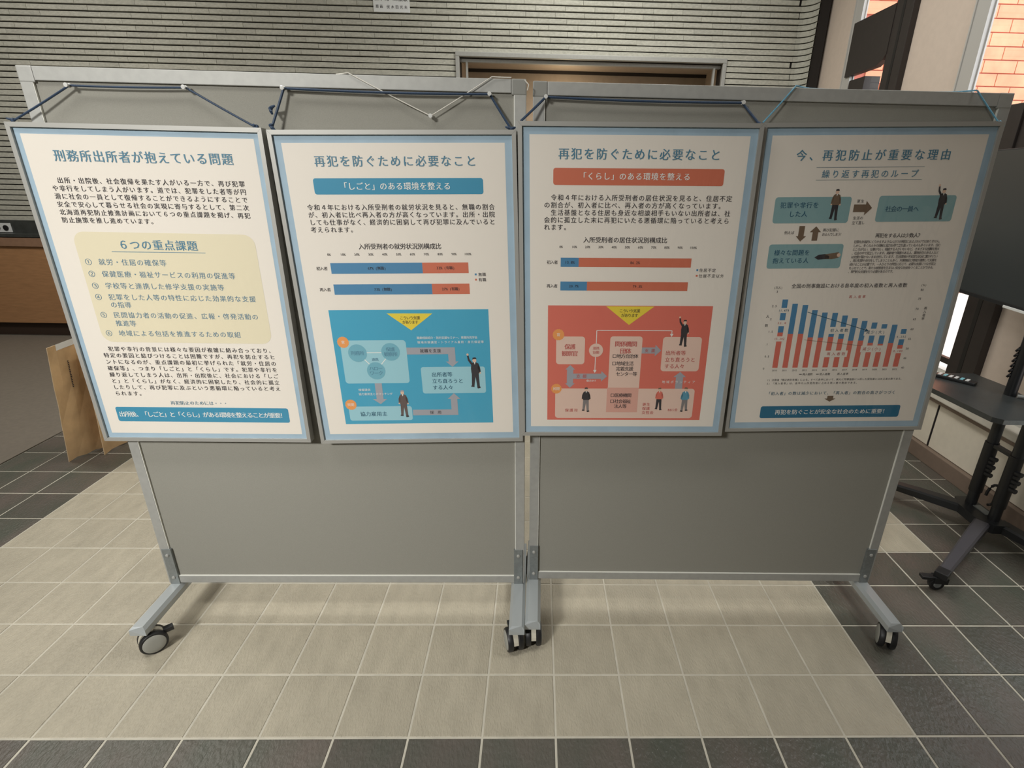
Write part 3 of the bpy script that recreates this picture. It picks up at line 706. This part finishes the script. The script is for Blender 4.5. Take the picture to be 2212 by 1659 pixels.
I.poly('yellow', [(237, 454), (370, 454), (303, 506)], 1); I.text('ink', 'こういう支援', 274, 466, 9.5, u1=331); I.text('ink', 'があります', 280, 479, 9.5, u1=326)
I.rect('pink', 101, 540, 182, 622, 1, 9); I.rect('pink', 253, 539, 344, 700, 1, 8); I.rect('pink', 402, 540, 512, 642, 1, 9)
I.rect('pink', 100, 696, 508, 790, 1, 9); I.rect('pink2', 251, 693, 343, 771, 2)
I.line('w', [(214, 563), (214, 522), (425, 522), (425, 532)], 2, 2); I.line('w', [(213, 598), (213, 640)], 2, 2)
for (u, v) in ((425, 540), (213, 648)): I.poly('w', [(u-5, v-9), (u+5, v-9), (u, v)], 2)
I.disc('pink', 214, 580, 20, 3); I.text('tr', '連携', 0, 574, 9, center=214); I.text('tr', '協働', 0, 586, 9, center=214)
for k, t in enumerate(['保護', '観察官']): I.text('tr', t, 0, 570+k*20, 14.5, center=140, bold=True)
for k, t in enumerate(['関係機関', '団体']): I.text('tr', t, 0, 561+k*21, 15, center=298, bold=True)
for t, v in (('□地方自治体', 593+2), ('□地域生活', 617), ('　定着支援', 633), ('　センター等', 649)): I.text('ink', t, 262, v+2, 12, u1=262+len(t)*12.2)
for t, v in (('□医療機関', 717), ('□社会福祉', 736), ('　法人等', 752)): I.text('ink', t, 262, v, 12, u1=262+len(t)*12.2, lift=5)
sun(I, 107, 535, '官', 17); sun(I, 103, 697, '民間', 16)
I.poly('arrow', [(142, 624), (156, 638), (151, 638), (151, 650), (232, 650), (232, 642), (249, 658), (232, 674), (232, 666), (151, 666), (151, 680), (156, 680), (142, 694), (128, 680), (133, 680), (133, 638), (128, 638)], 2)
I.text('tr', '支 援', 160, 658, 11, u1=190); I.text('w', '働きかけ', 190, 672, 7, u1=218)
I.poly('arrow', [(344, 571), (382, 571), (382, 563), (399, 580), (382, 597), (382, 589), (344, 589)], 2); I.text('tr', '支 援', 352, 580, 10, u1=382)
for k, t in enumerate(['出所者等', '立ち直ろうと', 'する人々']): I.text('tr', t, 412, 587+k*20, 13, u1=412+len(t)*14.6)
person(I, 459, 492, 76, wave=True)
I.poly('arrow', [(449, 696), (449, 660), (441, 660), (460, 644), (478, 660), (470, 660), (470, 696)], 2); I.text('w', '地域ボランティア', 408, 675, 8.5, u1=508)
person(I, 190, 694, 76, top_c='suit', leg_c='trous'); person(I, 405, 694, 70, top_c='red', leg_c='suit', hair='brown'); person(I, 482, 693, 76, top_c='shirt', leg_c='trous', hair='brown', flip=-1)
I.text('tr', '保護司', 128, 765, 10, u1=168); I.text('tr', 'BBS会', 434, 763, 9, u1=464)
for k, t in enumerate(['更生', '保護', '女性会']): I.text('tr', t, 357, 746+k*13, 10, u1=357+12*len(t))
poster(Q2, -0.036, 1.541, 0.013, 'poster with a coral banner and a red diagram, third from the left', I, yo=-0.0265)

# ---- poster 4
I = Ink()
I.text('tb', '今、再犯防止が重要な理由', 92, 75, 24, u1=494, bold=True, slant=0)
I.line('td', [(152, 103), (430, 103)], 0.8, 2); I.line('td', [(155, 133), (430, 133)], 0.8, 2); I.text('tb', '繰り返す再犯のループ', 166, 119, 18, u1=420)
I.rect('teal', 58, 174, 258, 239, 1, 7); I.rect('teal', 330, 172, 533, 237, 1, 7); I.rect('teal', 59, 293, 260, 357, 1, 7)
I.text('td', '犯罪や非行を', 72, 194, 14, u1=175); I.text('td', 'した人', 98, 216, 14, u1=148); I.text('td', '社会の一員へ', 352, 205, 14, u1=440)
I.text('td', '様々な問題を', 74, 315, 14, u1=172); I.text('td', '抱えている人', 73, 336, 14, u1=172)
person(I, 217, 156, 76, top_c='brown', hair='suit'); person(I, 496, 156, 76, wave=True)
I.poly('suit', [(186, 328), (196, 321), (214, 319), (226, 325), (226, 332), (196, 334)], 3); I.poly('brown', [(214, 320), (232, 317), (250, 314), (252, 329), (232, 333), (214, 332)], 3)
I.disc('skin', 251, 322, 5, 4)
I.poly('brown', [(267, 193), (298, 193), (298, 184), (316, 202), (298, 220), (298, 212), (267, 212)], 2)
I.text('ink', '更生', 272, 185, 8, u1=292); I.text('ink', '生活の', 270, 227, 8, u1=298); I.text('ink', '立て直し', 270, 239, 8, u1=304)
I.poly('brown', [(132, 246), (147, 246), (147, 272), (154, 272), (140, 286), (126, 272), (132, 272)], 2)
I.poly('brown', [(170, 284), (185, 284), (185, 262), (192, 262), (177, 247), (162, 262), (170, 262)], 2)
I.text('ink', '例えば', 94, 263, 8, u1=120); I.text('ink', '再び犯罪に', 196, 257, 8, u1=240); I.text('ink', 'およんでしまう！', 196, 268, 7.5, u1=252)
I.text('ink', '再犯をする人は少数人？', 340, 272, 11, u1=466)
T3 = ['犯罪を計画的にくりかえすような人だけが再犯におよぶわけではありません。',
      'しかし、多くの人々の理解と協力を得て立ち直っている人も多くいます。住む', 'ところがない、仕事がない、相談する人がいないなど、さまざまな困難を抱え',
      '、社会の中で孤立しています。高齢者や障害のある人、薬物依存のある人など', 'は支援が届かないまま出所しています。生活環境が不安定な状況に置かれてい',
      '、再び犯罪や非行をしてしまうことも多く、刑事施設と地域が連携して支援を', '続けることが必要です。一人ひとりの特性に応じて、必要な支援につなぎ孤立', 'をふせぐことで、新たな被害者を生まない安全な社会をつくることができる。', '、専門的な支援を行う必要があるのです。']
for k, t in enumerate(T3): I.text('ink', t, 286, 288+k*9.9, 7.4, u1=286+6.75*len(t))
I.text('ink', '全国の刑事施設における各年度の初入者数と再入者数', 136, 405, 11.5, u1=458)
I.text('ink', '(万人)', 88, 409, 7, u1=112); I.text('ink', '3', 96, 420, 8); I.text('ink', '(%)', 496, 405, 7, u1=512); I.text('ink', '80', 498, 418, 7.5)
for k, t in enumerate(['2.5', '2', '1.5', '1', '0.5', '0']): I.text('ink', t, 90, 460+k*37, 7.5)
for k, t in enumerate(['75', '70', '65', '60', '55', '50', '45', '40']): I.text('ink', t, 497, 443+k*29, 7.5)
I.text('ink', '人', 78, 490, 8.5); I.text('ink', '数', 78, 516, 8.5)
for k, t in enumerate('再入者率'): I.text('ink', t, 521, 470+k*10, 8)
tops = [442, 454, 458, 473, 480, 481, 489, 497, 505, 510, 515, 517, 530]; mids = [537, 541, 541, 552, 553, 551, 557, 563, 563, 570, 573, 571, 577]
for k in range(13):
    u = 118+k*29.5
    I.rect('steel', u-0.5, tops[k], u+15, mids[k], 1); I.rect('red', u-0.5, mids[k], u+15, 643, 1)
    I.text('ink', str(2010+k), 0, 651, 6, center=u+7)
for (a, b, cc, d) in ((112, 466, 138, 480), (112, 501, 138, 518), (112, 548, 138, 563), (262, 522, 322, 542), (366, 528, 428, 548), (462, 544, 492, 560), (264, 592, 330, 612), (366, 578, 428, 598), (462, 588, 492, 602)):
    I.rect('cream2', a, b, cc, d, 2)
I.text('td', '初入者数', 266, 532, 9.5, u1=320, lift=5); I.text('tr', '再入者数', 268, 602, 9.5, u1=326, lift=5); I.text('td', '減少(大)', 370, 538, 9.5, u1=426, lift=5); I.text('tr', '減少(小)', 370, 588, 9.5, u1=426, lift=5)
I.text('td', '11,479', 110, 473, 8, u1=140, lift=5); I.text('tr', '55.8', 112, 509, 7.5, u1=138, lift=5); I.text('tr', '15,202', 110, 555, 8, u1=140, lift=5); I.text('td', '6,252', 462, 552, 7.5, u1=490, lift=5); I.text('tr', '8,180', 462, 595, 7.5, u1=490, lift=5); I.text('tr', '再入者率', 300, 436, 8, u1=350)
I.line('td', [(193, 478), (370, 532)], 1.6, 4); I.poly('td', [(378, 534), (366, 537), (369, 527)], 4); I.line('brown', [(197, 559), (366, 578)], 0.9, 4)
I.line('ink', [(200, 664), (208, 664)], 2, 2); I.text('ink', '再入者数', 210, 664, 7, u1=240); I.line('ink', [(250, 664), (258, 664)], 2, 2); I.text('ink', '初入者数', 260, 664, 7, u1=292); I.text('ink', '再入者率', 312, 664, 7, u1=346)
I.text('ink', '1) 法務省「矯正統計年報」による。すべて各年において、新たに刑事施設に入所した受刑者に占める者の数である。', 108, 681, 6.5, u1=512)
I.text('ink', '2) 「再入者率」は、各年の入所受刑者に占める再入者の割合である。', 108, 692, 6.5, u1=382)
I.text('td', '「初入者」の数は減少において、「再入者」の割合の高さがつづく', 112, 724, 10.5, u1=500)
I.poly('brown', [(297, 733), (315, 733), (315, 742), (323, 742), (306, 752), (289, 742), (297, 742)], 2)
I.rect('deep', 102, 765, 525, 804, 1, 6); I.text('w', '再犯を防ぐことが安全な社会のために重要！', 146, 785, 15, u1=490, bold=True)
C['cream2'] = ('paper_patch', M_PAPER)
poster(Q2, 0.572, 1.552, 0.027, 'poster with a red and blue bar chart, the rightmost of four posters', I)

# ---- cords and pins
def bpt(Q, u, z, y): return Vector((Q[0], Q[1], 0)) + Matrix.Rotation(Q[2], 3, 'Z') @ Vector((u, y, z))
def cord(Q, pts, r, mt, label, group=None, knots=()):
    base = bpt(Q, pts[0][0], pts[0][1], pts[0][2])
    P = [bpt(Q, *(p[0], p[1], p[2]))-base for p in pts]
    bm = bmesh.new(); 
    for a, b in zip(P, P[1:]):
        n = 5; sag = (b-a).length*0.006
        tube(bm, [a.lerp(b, k/n)-Vector((0, 0, sag*math.sin(PI*k/n))) for k in range(n+1)], r, 7)
    for kp in knots:
        k0 = bpt(Q, *kp)-base
        for t in range(3):
            d = Vector((random.uniform(-1, 1), random.uniform(-0.3, 0), random.uniform(-1, 0.6)))*0.014
            tube(bm, [k0, k0+d*0.5+Vector((0, -0.003, 0)), k0+d], [r*1.5, r*1.2, r*0.7], 6)
        lathe(bm, [(0, -0.005), (0.004, -0.003), (0.005, 0), (0.004, 0.003), (0, 0.005)], Matrix.Translation(k0), 10)
    o = ob('cord', bm, mt, None, base, smooth=True); o['label'] = label; o['category'] = 'cord'; o['group'] = 'cords hanging the posters'
    return o
YF = -0.0045
cord(Q1, [(-0.030, 1.513, -0.020), (0.119, 1.594, YF-0.004), (0.390, 1.596, YF-0.004), (0.545, 1.514, -0.020)], 0.0024, M_CORD, 'dark blue cord over two pins above the cream-box poster', knots=[(-0.026, 1.517, -0.020), (0.548, 1.515, -0.020)])
cord(Q1, [(0.583, 1.512, -0.020), (0.621, 1.600, YF-0.004), (1.112, 1.599, YF-0.004), (1.163, 1.524, -0.020)], 0.0030, M_CORD, 'dark blue cord over two pins above the blue-diagram poster', knots=[(0.582, 1.518, -0.020), (0.586, 1.555, -0.016), (1.163, 1.524, -0.020)])
cord(Q2, [(-0.028, 1.542, -0.040), (0.032, 1.599, YF-0.004), (0.519, 1.597, YF-0.004), (0.560, 1.546, -0.040)], 0.0030, M_CORD, 'dark blue cord over two pins above the red-diagram poster', knots=[(0.561, 1.545, -0.040)])
o = cord(Q2, [(0.574, 1.553, -0.018), (0.648, 1.6375, YF), (0.70, 1.6375, 0.033), (1.06, 1.6375, 0.033), (1.100, 1.6375, YF), (1.172, 1.560, -0.020)], 0.0019, M_CORD2, 'light blue cord looped over the board top above the bar-chart poster', knots=[(1.172, 1.560, -0.020), (1.168, 1.566, -0.020)])
cord(Q1, [(0.740, 1.6365, 0.020), (0.776, 1.6365, YF), (0.967, 1.549, YF-0.003), (1.118, 1.6365, YF), (1.164, 1.6365, YF+0.004)], 0.0013, M_CORDW, 'thin white cord in a V over the left notice board')
cord(Q1, [(1.196, 1.632, -0.003), (1.206, 1.622, -0.003), (1.203, 1.610, -0.003)], 0.0013, M_CORDW, 'short white cord end between the two boards')
for Q, u, z, lb in ((Q1, 0.119, 1.594, 'clear push pin, leftmost above the cream-box poster'), (Q1, 0.390, 1.596, 'clear push pin, second from the left above the cream-box poster'), (Q1, 0.621, 1.600, 'clear push pin above the left corner of the blue-diagram poster'),
                    (Q1, 0.967, 1.549, 'clear push pin at the point of the white V cord'), (Q1, 1.112, 1.599, 'clear push pin above the right corner of the blue-diagram poster'), (Q2, 0.032, 1.599, 'clear push pin above the left corner of the red-diagram poster'), (Q2, 0.519, 1.597, 'clear push pin above the right corner of the red-diagram poster')):
    bm = bmesh.new(); lathe(bm, [(0, -0.002), (0.0008, -0.002), (0.0008, 0.006), (0.0048, 0.0065), (0.0048, 0.0085), (0.0026, 0.0095), (0.003, 0.016), (0.0048, 0.018), (0.0048, 0.0195), (0, 0.020)], Matrix.Rotation(PI/2, 4, 'X'), 14)
    y = 0.006 if z < 1.56 else 0.0
    o = ob('push_pin', bm, M_PIN, None, bpt(Q, u, z, y), (0.0, 0, Q[2]), smooth=True); o['label'] = lb; o['category'] = 'push pin'; o['group'] = 'clear push pins'

# ================================================================== CARDBOARD
cb = empty('cardboard_box', gw(-2.43, 1.60, 0), YAW, label='opened brown cardboard box standing on end behind the left board', category='box')
def slab(name, q, th, mt, nrm, edge=None):
    """q: four (a,b,z) corners relative to the box's base; extruded by th along nrm"""
    bm = bmesh.new(); n = 6
    L0, L1, R0, R1 = [Vector(v) for v in q]     # bottom-left, top-left, bottom-right, top-right
    N_ = Vector(nrm).normalized()*th; rows = []
    for i in range(n+1):
        t = i/n; row = []
        for k in range(5):
            s = k/4; p = (L0.lerp(L1, t)).lerp(R0.lerp(R1, t), s)
            if 0 < i < n: p += Vector((random.uniform(-1, 1), random.uniform(-1, 1), 0))*0.0018
            if i == 0 and 0 < k < 4: p.z += random.uniform(0.002, 0.014)
            row.append((bm.verts.new(p), bm.verts.new(p+N_)))
        rows.append(row)
    for i in range(n):
        for k in range(4):
            a, b, c, d = rows[i][k], rows[i][k+1], rows[i+1][k+1], rows[i+1][k]
            bm.faces.new((a[0], b[0], c[0], d[0])); bm.faces.new((a[1], d[1], c[1], b[1]))
    for k in range(4):
        for i in (0, n): a, b = rows[i][k], rows[i][k+1]; bm.faces.new((a[0], b[0], b[1], a[1])).material_index = 1
    for i in range(n):
        for k in (0, 4): a, b = rows[i][k], rows[i+1][k]; bm.faces.new((a[0], b[0], b[1], a[1])).material_index = 1
    return ob(name, bm, [mt, M_CARDE], cb)
slab('front_panel', [(-0.052, -0.101, 0.0), (0.027, -0.10, 0.615), (0.005, 0.063, 0.0), (0.055, 0.063, 0.63)], 0.004, M_CARD, (-1, 0.2, 0))
slab('back_panel', [(0.07, -0.02, 0.0), (0.12, -0.02, 0.60), (0.10, 0.17, 0.0), (0.15, 0.17, 0.60)], 0.004, M_CARD, (-1, 0.2, 0))
slab('side_flap', [(0.045, 0.092, 0.012), (0.095, 0.092, 0.60), (0.100, 0.150, 0.012), (0.150, 0.150, 0.60)], 0.004, M_CARD, (0.3, 1, 0))
bm = bmesh.new()
for k in range(4):
    s0, s1 = k/4, (k+1)/4
    P = lambda s, t: Vector((-0.052, -0.101, 0)).lerp(Vector((0.027, -0.10, 0.615)), t).lerp(Vector((0.005, 0.063, 0)).lerp(Vector((0.055, 0.063, 0.63)), t), 0.25+0.75*s)+Vector((0.0012, -0.0012, 0))
    bm.faces.new([bm.verts.new(v) for v in (P(s0, 0.955), P(s1, 0.955), P(s1, 1.004), P(s0, 1.004))])
ob('tape', bm, M_TAPE, cb, label='strip of white tape along the top')
bm = bmesh.new()
for k in range(16):
    P = lambda s, t: Vector((-0.052, -0.101, 0)).lerp(Vector((0.027, -0.10, 0.615)), t).lerp(Vector((0.005, 0.063, 0)).lerp(Vector((0.055, 0.063, 0.63)), t), s)+Vector((0.0014, -0.0012, 0))
    t0 = 0.62+k*0.0145; 
    bm.faces.new([bm.verts.new(v) for v in (P(0.50, t0), P(0.50+random.uniform(0.02, 0.05), t0), P(0.54, t0+0.009), P(0.50, t0+0.009))])
ob('printed_line', bm, M_INK, cb)

# ================================================================== TELEVISION CART
ct = empty('television_cart', gw(1.905, 0.965, 0), YAW, label='black rolling television stand with twin poles and a shelf', category='stand')
for n, b in enumerate((0.065, -0.065)):
    bm = bmesh.new(); tube(bm, [(0, b, 0.095), (0, b, 1.45)], 0.0215, 16)
    pole = ob('pole', bm, M_BPLAST, ct, smooth=True)
    bm = bmesh.new()
    for k in range(5): tube(bm, [(-0.004, b-0.024, 0.26+k*0.019), (-0.002, b-0.024-(0.016 if k % 2 else 0.026), 0.262+k*0.019)], 0.010, 10)
    ob('clamp', bm, M_BPLAST, pole, smooth=True)
    bm = bmesh.new(); tube(bm, [(0, b, 0.16), (0, b, 0.40)], 0.026, 16); ob('sleeve', bm, M_BLACK, pole, smooth=True)
    if n == 0:
        bm = bmesh.new()
        for k in range(6): tube(bm, [(-0.016, b+0.012, 0.70+k*0.022), (-0.021, b+0.017, 0.704+k*0.022)], 0.012, 10)
        ob('height_rack', bm, M_BLACK, pole, smooth=True)
ob('cross_bar', B(-0.012, 0.012, -0.05, 0.05, 0.385, 0.40), M_BPLAST, ct)
bm = bmesh.new(); prism(bm, [(-0.035, -0.115), (0.03, -0.12), (0.035, 0.115), (-0.03, 0.12), (-0.065, 0.06), (-0.07, -0.06)], 0.058, 0.097, 'z'); ob('base_hub', bm, M_BPLAST, ct)
ob('hub_plate', B(-0.012, 0.02, -0.038, 0.038, 0.0975, 0.101), M_STEEL, ct)
bm = bmesh.new(); pts = [(0.03+0.028*math.cos(a), 0.01, 0.17+0.05*math.sin(a)) for a in [math.radians(x) for x in range(-100, 200, 20)]]; tube(bm, pts, 0.006, 8); ob('cable_hook', bm, M_BLACK, ct, smooth=True)
def leg(p0, p1, bright=False, turn=0.0):
    a, b = Vector(p0), Vector(p1); d = (b-a); L = d.length; n = Vector((-d.y, d.x, 0)).normalized()
    bm = bmesh.new(); rows = []
    for t, w_, zt, zb in ((0, 0.030, 0.097, 0.058), (0.35, 0.027, 0.094, 0.058), (1, 0.020, 0.078, 0.060)):
        c = a+d*t; rows.append([bm.verts.new((c.x+n.x*x, c.y+n.y*x, z)) for x, z in ((-w_, zb), (w_, zb), (w_, zt-0.008), (w_-0.007, zt), (-w_+0.007, zt), (-w_, zt-0.008))])
    for r0_, r1_ in zip(rows, rows[1:]):
        for k in range(6): bm.faces.new((r0_[k], r0_[(k+1) % 6], r1_[(k+1) % 6], r1_[k]))
    bm.faces.new(rows[0]); bm.faces.new(rows[-1][::-1])
    lg = ob('leg', bm, MATS['cart_leg_grey'] if bright else M_BPLAST, ct)
    e = b+d.normalized()*0.018; rz = math.atan2(d.y, d.x)
    M0 = Matrix.Translation((e.x, e.y, 0)) @ Matrix.Rotation(rz, 4, 'Z')
    bm = bmesh.new(); box(bm, -0.026, 0.022, -0.022, 0.022, 0.056, 0.082, bev=0.003); bm.transform(M0); ob('end_block', bm, M_BLACK, lg)
    M0 = Matrix.Translation((e.x, e.y, 0)) @ Matrix.Rotation(rz+turn, 4, 'Z')
    bm = bmesh.new(); box(bm, -0.02, 0.028, -0.017, -0.014, 0.034, 0.058); box(bm, -0.02, 0.028, 0.014, 0.017, 0.034, 0.058); box(bm, 0.02, 0.072, -0.014, 0.014, 0.046, 0.058, bev=0.003); bm.transform(M0)
    ob('brake_fork', bm, M_BLACK, lg)
    bm = bmesh.new(); lathe(bm, [(0.010, -0.012), (0.024, -0.012), (0.0265, -0.008), (0.0265, 0.008), (0.024, 0.012), (0.010, 0.012)], M0 @ Matrix.Translation((0.012, 0, 0.0265)) @ Matrix.Rotation(PI/2, 4, 'X'), 24); ob('wheel', bm, M_BLACK, lg, smooth=True)
    bm = bmesh.new(); lathe(bm, [(0, -0.0145), (0.012, -0.0145), (0.014, -0.0125), (0.014, 0.0125), (0.012, 0.0145), (0, 0.0145)], M0 @ Matrix.Translation((0.012, 0, 0.0265)) @ Matrix.Rotation(PI/2, 4, 'X'), 16); ob('hub', bm, M_STEEL, lg, smooth=True)
mat('cart_leg_grey', (0.075, 0.072, 0.082), 0.28, spec=0.6)
leg((-0.03, -0.055, 0), (-0.425, -0.370, 0), True, -0.80)
leg((-0.03, 0.055, 0), (-0.40, 0.42, 0))
leg((0.02, -0.08, 0), (0.095, -0.30, 0), False)
bm = bmesh.new(); prism(bm, [(-0.262, -0.17), (-0.235, -0.196), (0.048, -0.196), (0.052, 0.05), (0.072, 0.16), (0.053, 0.335), (-0.24, 0.335), (-0.285, 0.19)], 0.600, 0.620, 'z')
sh = ob('shelf', bm, M_SHELF, ct)
ob('edge_trim', B(-0.238, 0.046, -0.1985, -0.1965, 0.601, 0.6185), M_STEEL, sh)
bm = bmesh.new(); tube(bm, [(0.0, 0.03, 0.628), (0.035, 0.012, 0.628)], 0.007, 10); lathe(bm, [(0.004, 0), (0.010, 0), (0.010, 0.004), (0.004, 0.004)], Matrix.Translation((0.045, 0.008, 0.622)), 14)
ob('thumb_screw', bm, M_ALU, ct, smooth=True)
ob('mount_plate', B(-0.040, -0.022, -0.10, 0.10, 1.05, 1.42), M_BPLAST, ct)

tdir = 0.1208
TVR = (0, 0, YAW-tdir)
tv = empty('television', gw(1.838, 0.965, 0.971), rot=TVR, label='large flat black television facing the room on the rolling stand', category='television')
ob('back_shell', B(-0.022, 0.018, -0.55, 0.555, 0.004, 0.598, bev=0.006), M_BPLAST, tv)
ob('screen', B(-0.0238, -0.0222, -0.54, 0.545, 0.016, 0.592), M_SCREEN, tv)
ob('lower_bezel', B(-0.026, -0.0224, -0.552, 0.557, 0.0, 0.0155, bev=0.0012), M_BPLAST, tv)
ob('indicator_bar', B(-0.030, -0.0262, -0.02, 0.15, -0.004, 0.006, bev=0.001), M_PLATE, tv)

rm = empty('remote_control', gw(1.78, 1.215, 0.6205), YAW-PI/2-0.92, label='slim black remote control lying on the cart shelf', category='remote control')
ob('body', B(-0.02, 0.02, -0.10, 0.10, 0, 0.014, bev=0.004), M_BPLAST, rm)
for k in range(8):
    for x in (-0.012, 0, 0.012):
        cm = M_PLATE if (k+int(x*1000)) % 3 else MATS.get('aqua_button') or mat('aqua_button', (0.25, 0.60, 0.70), 0.4)
        ob('button', B(x-0.0045, x+0.0045, -0.085+k*0.021, -0.073+k*0.021, 0.014, 0.0165), cm, rm)
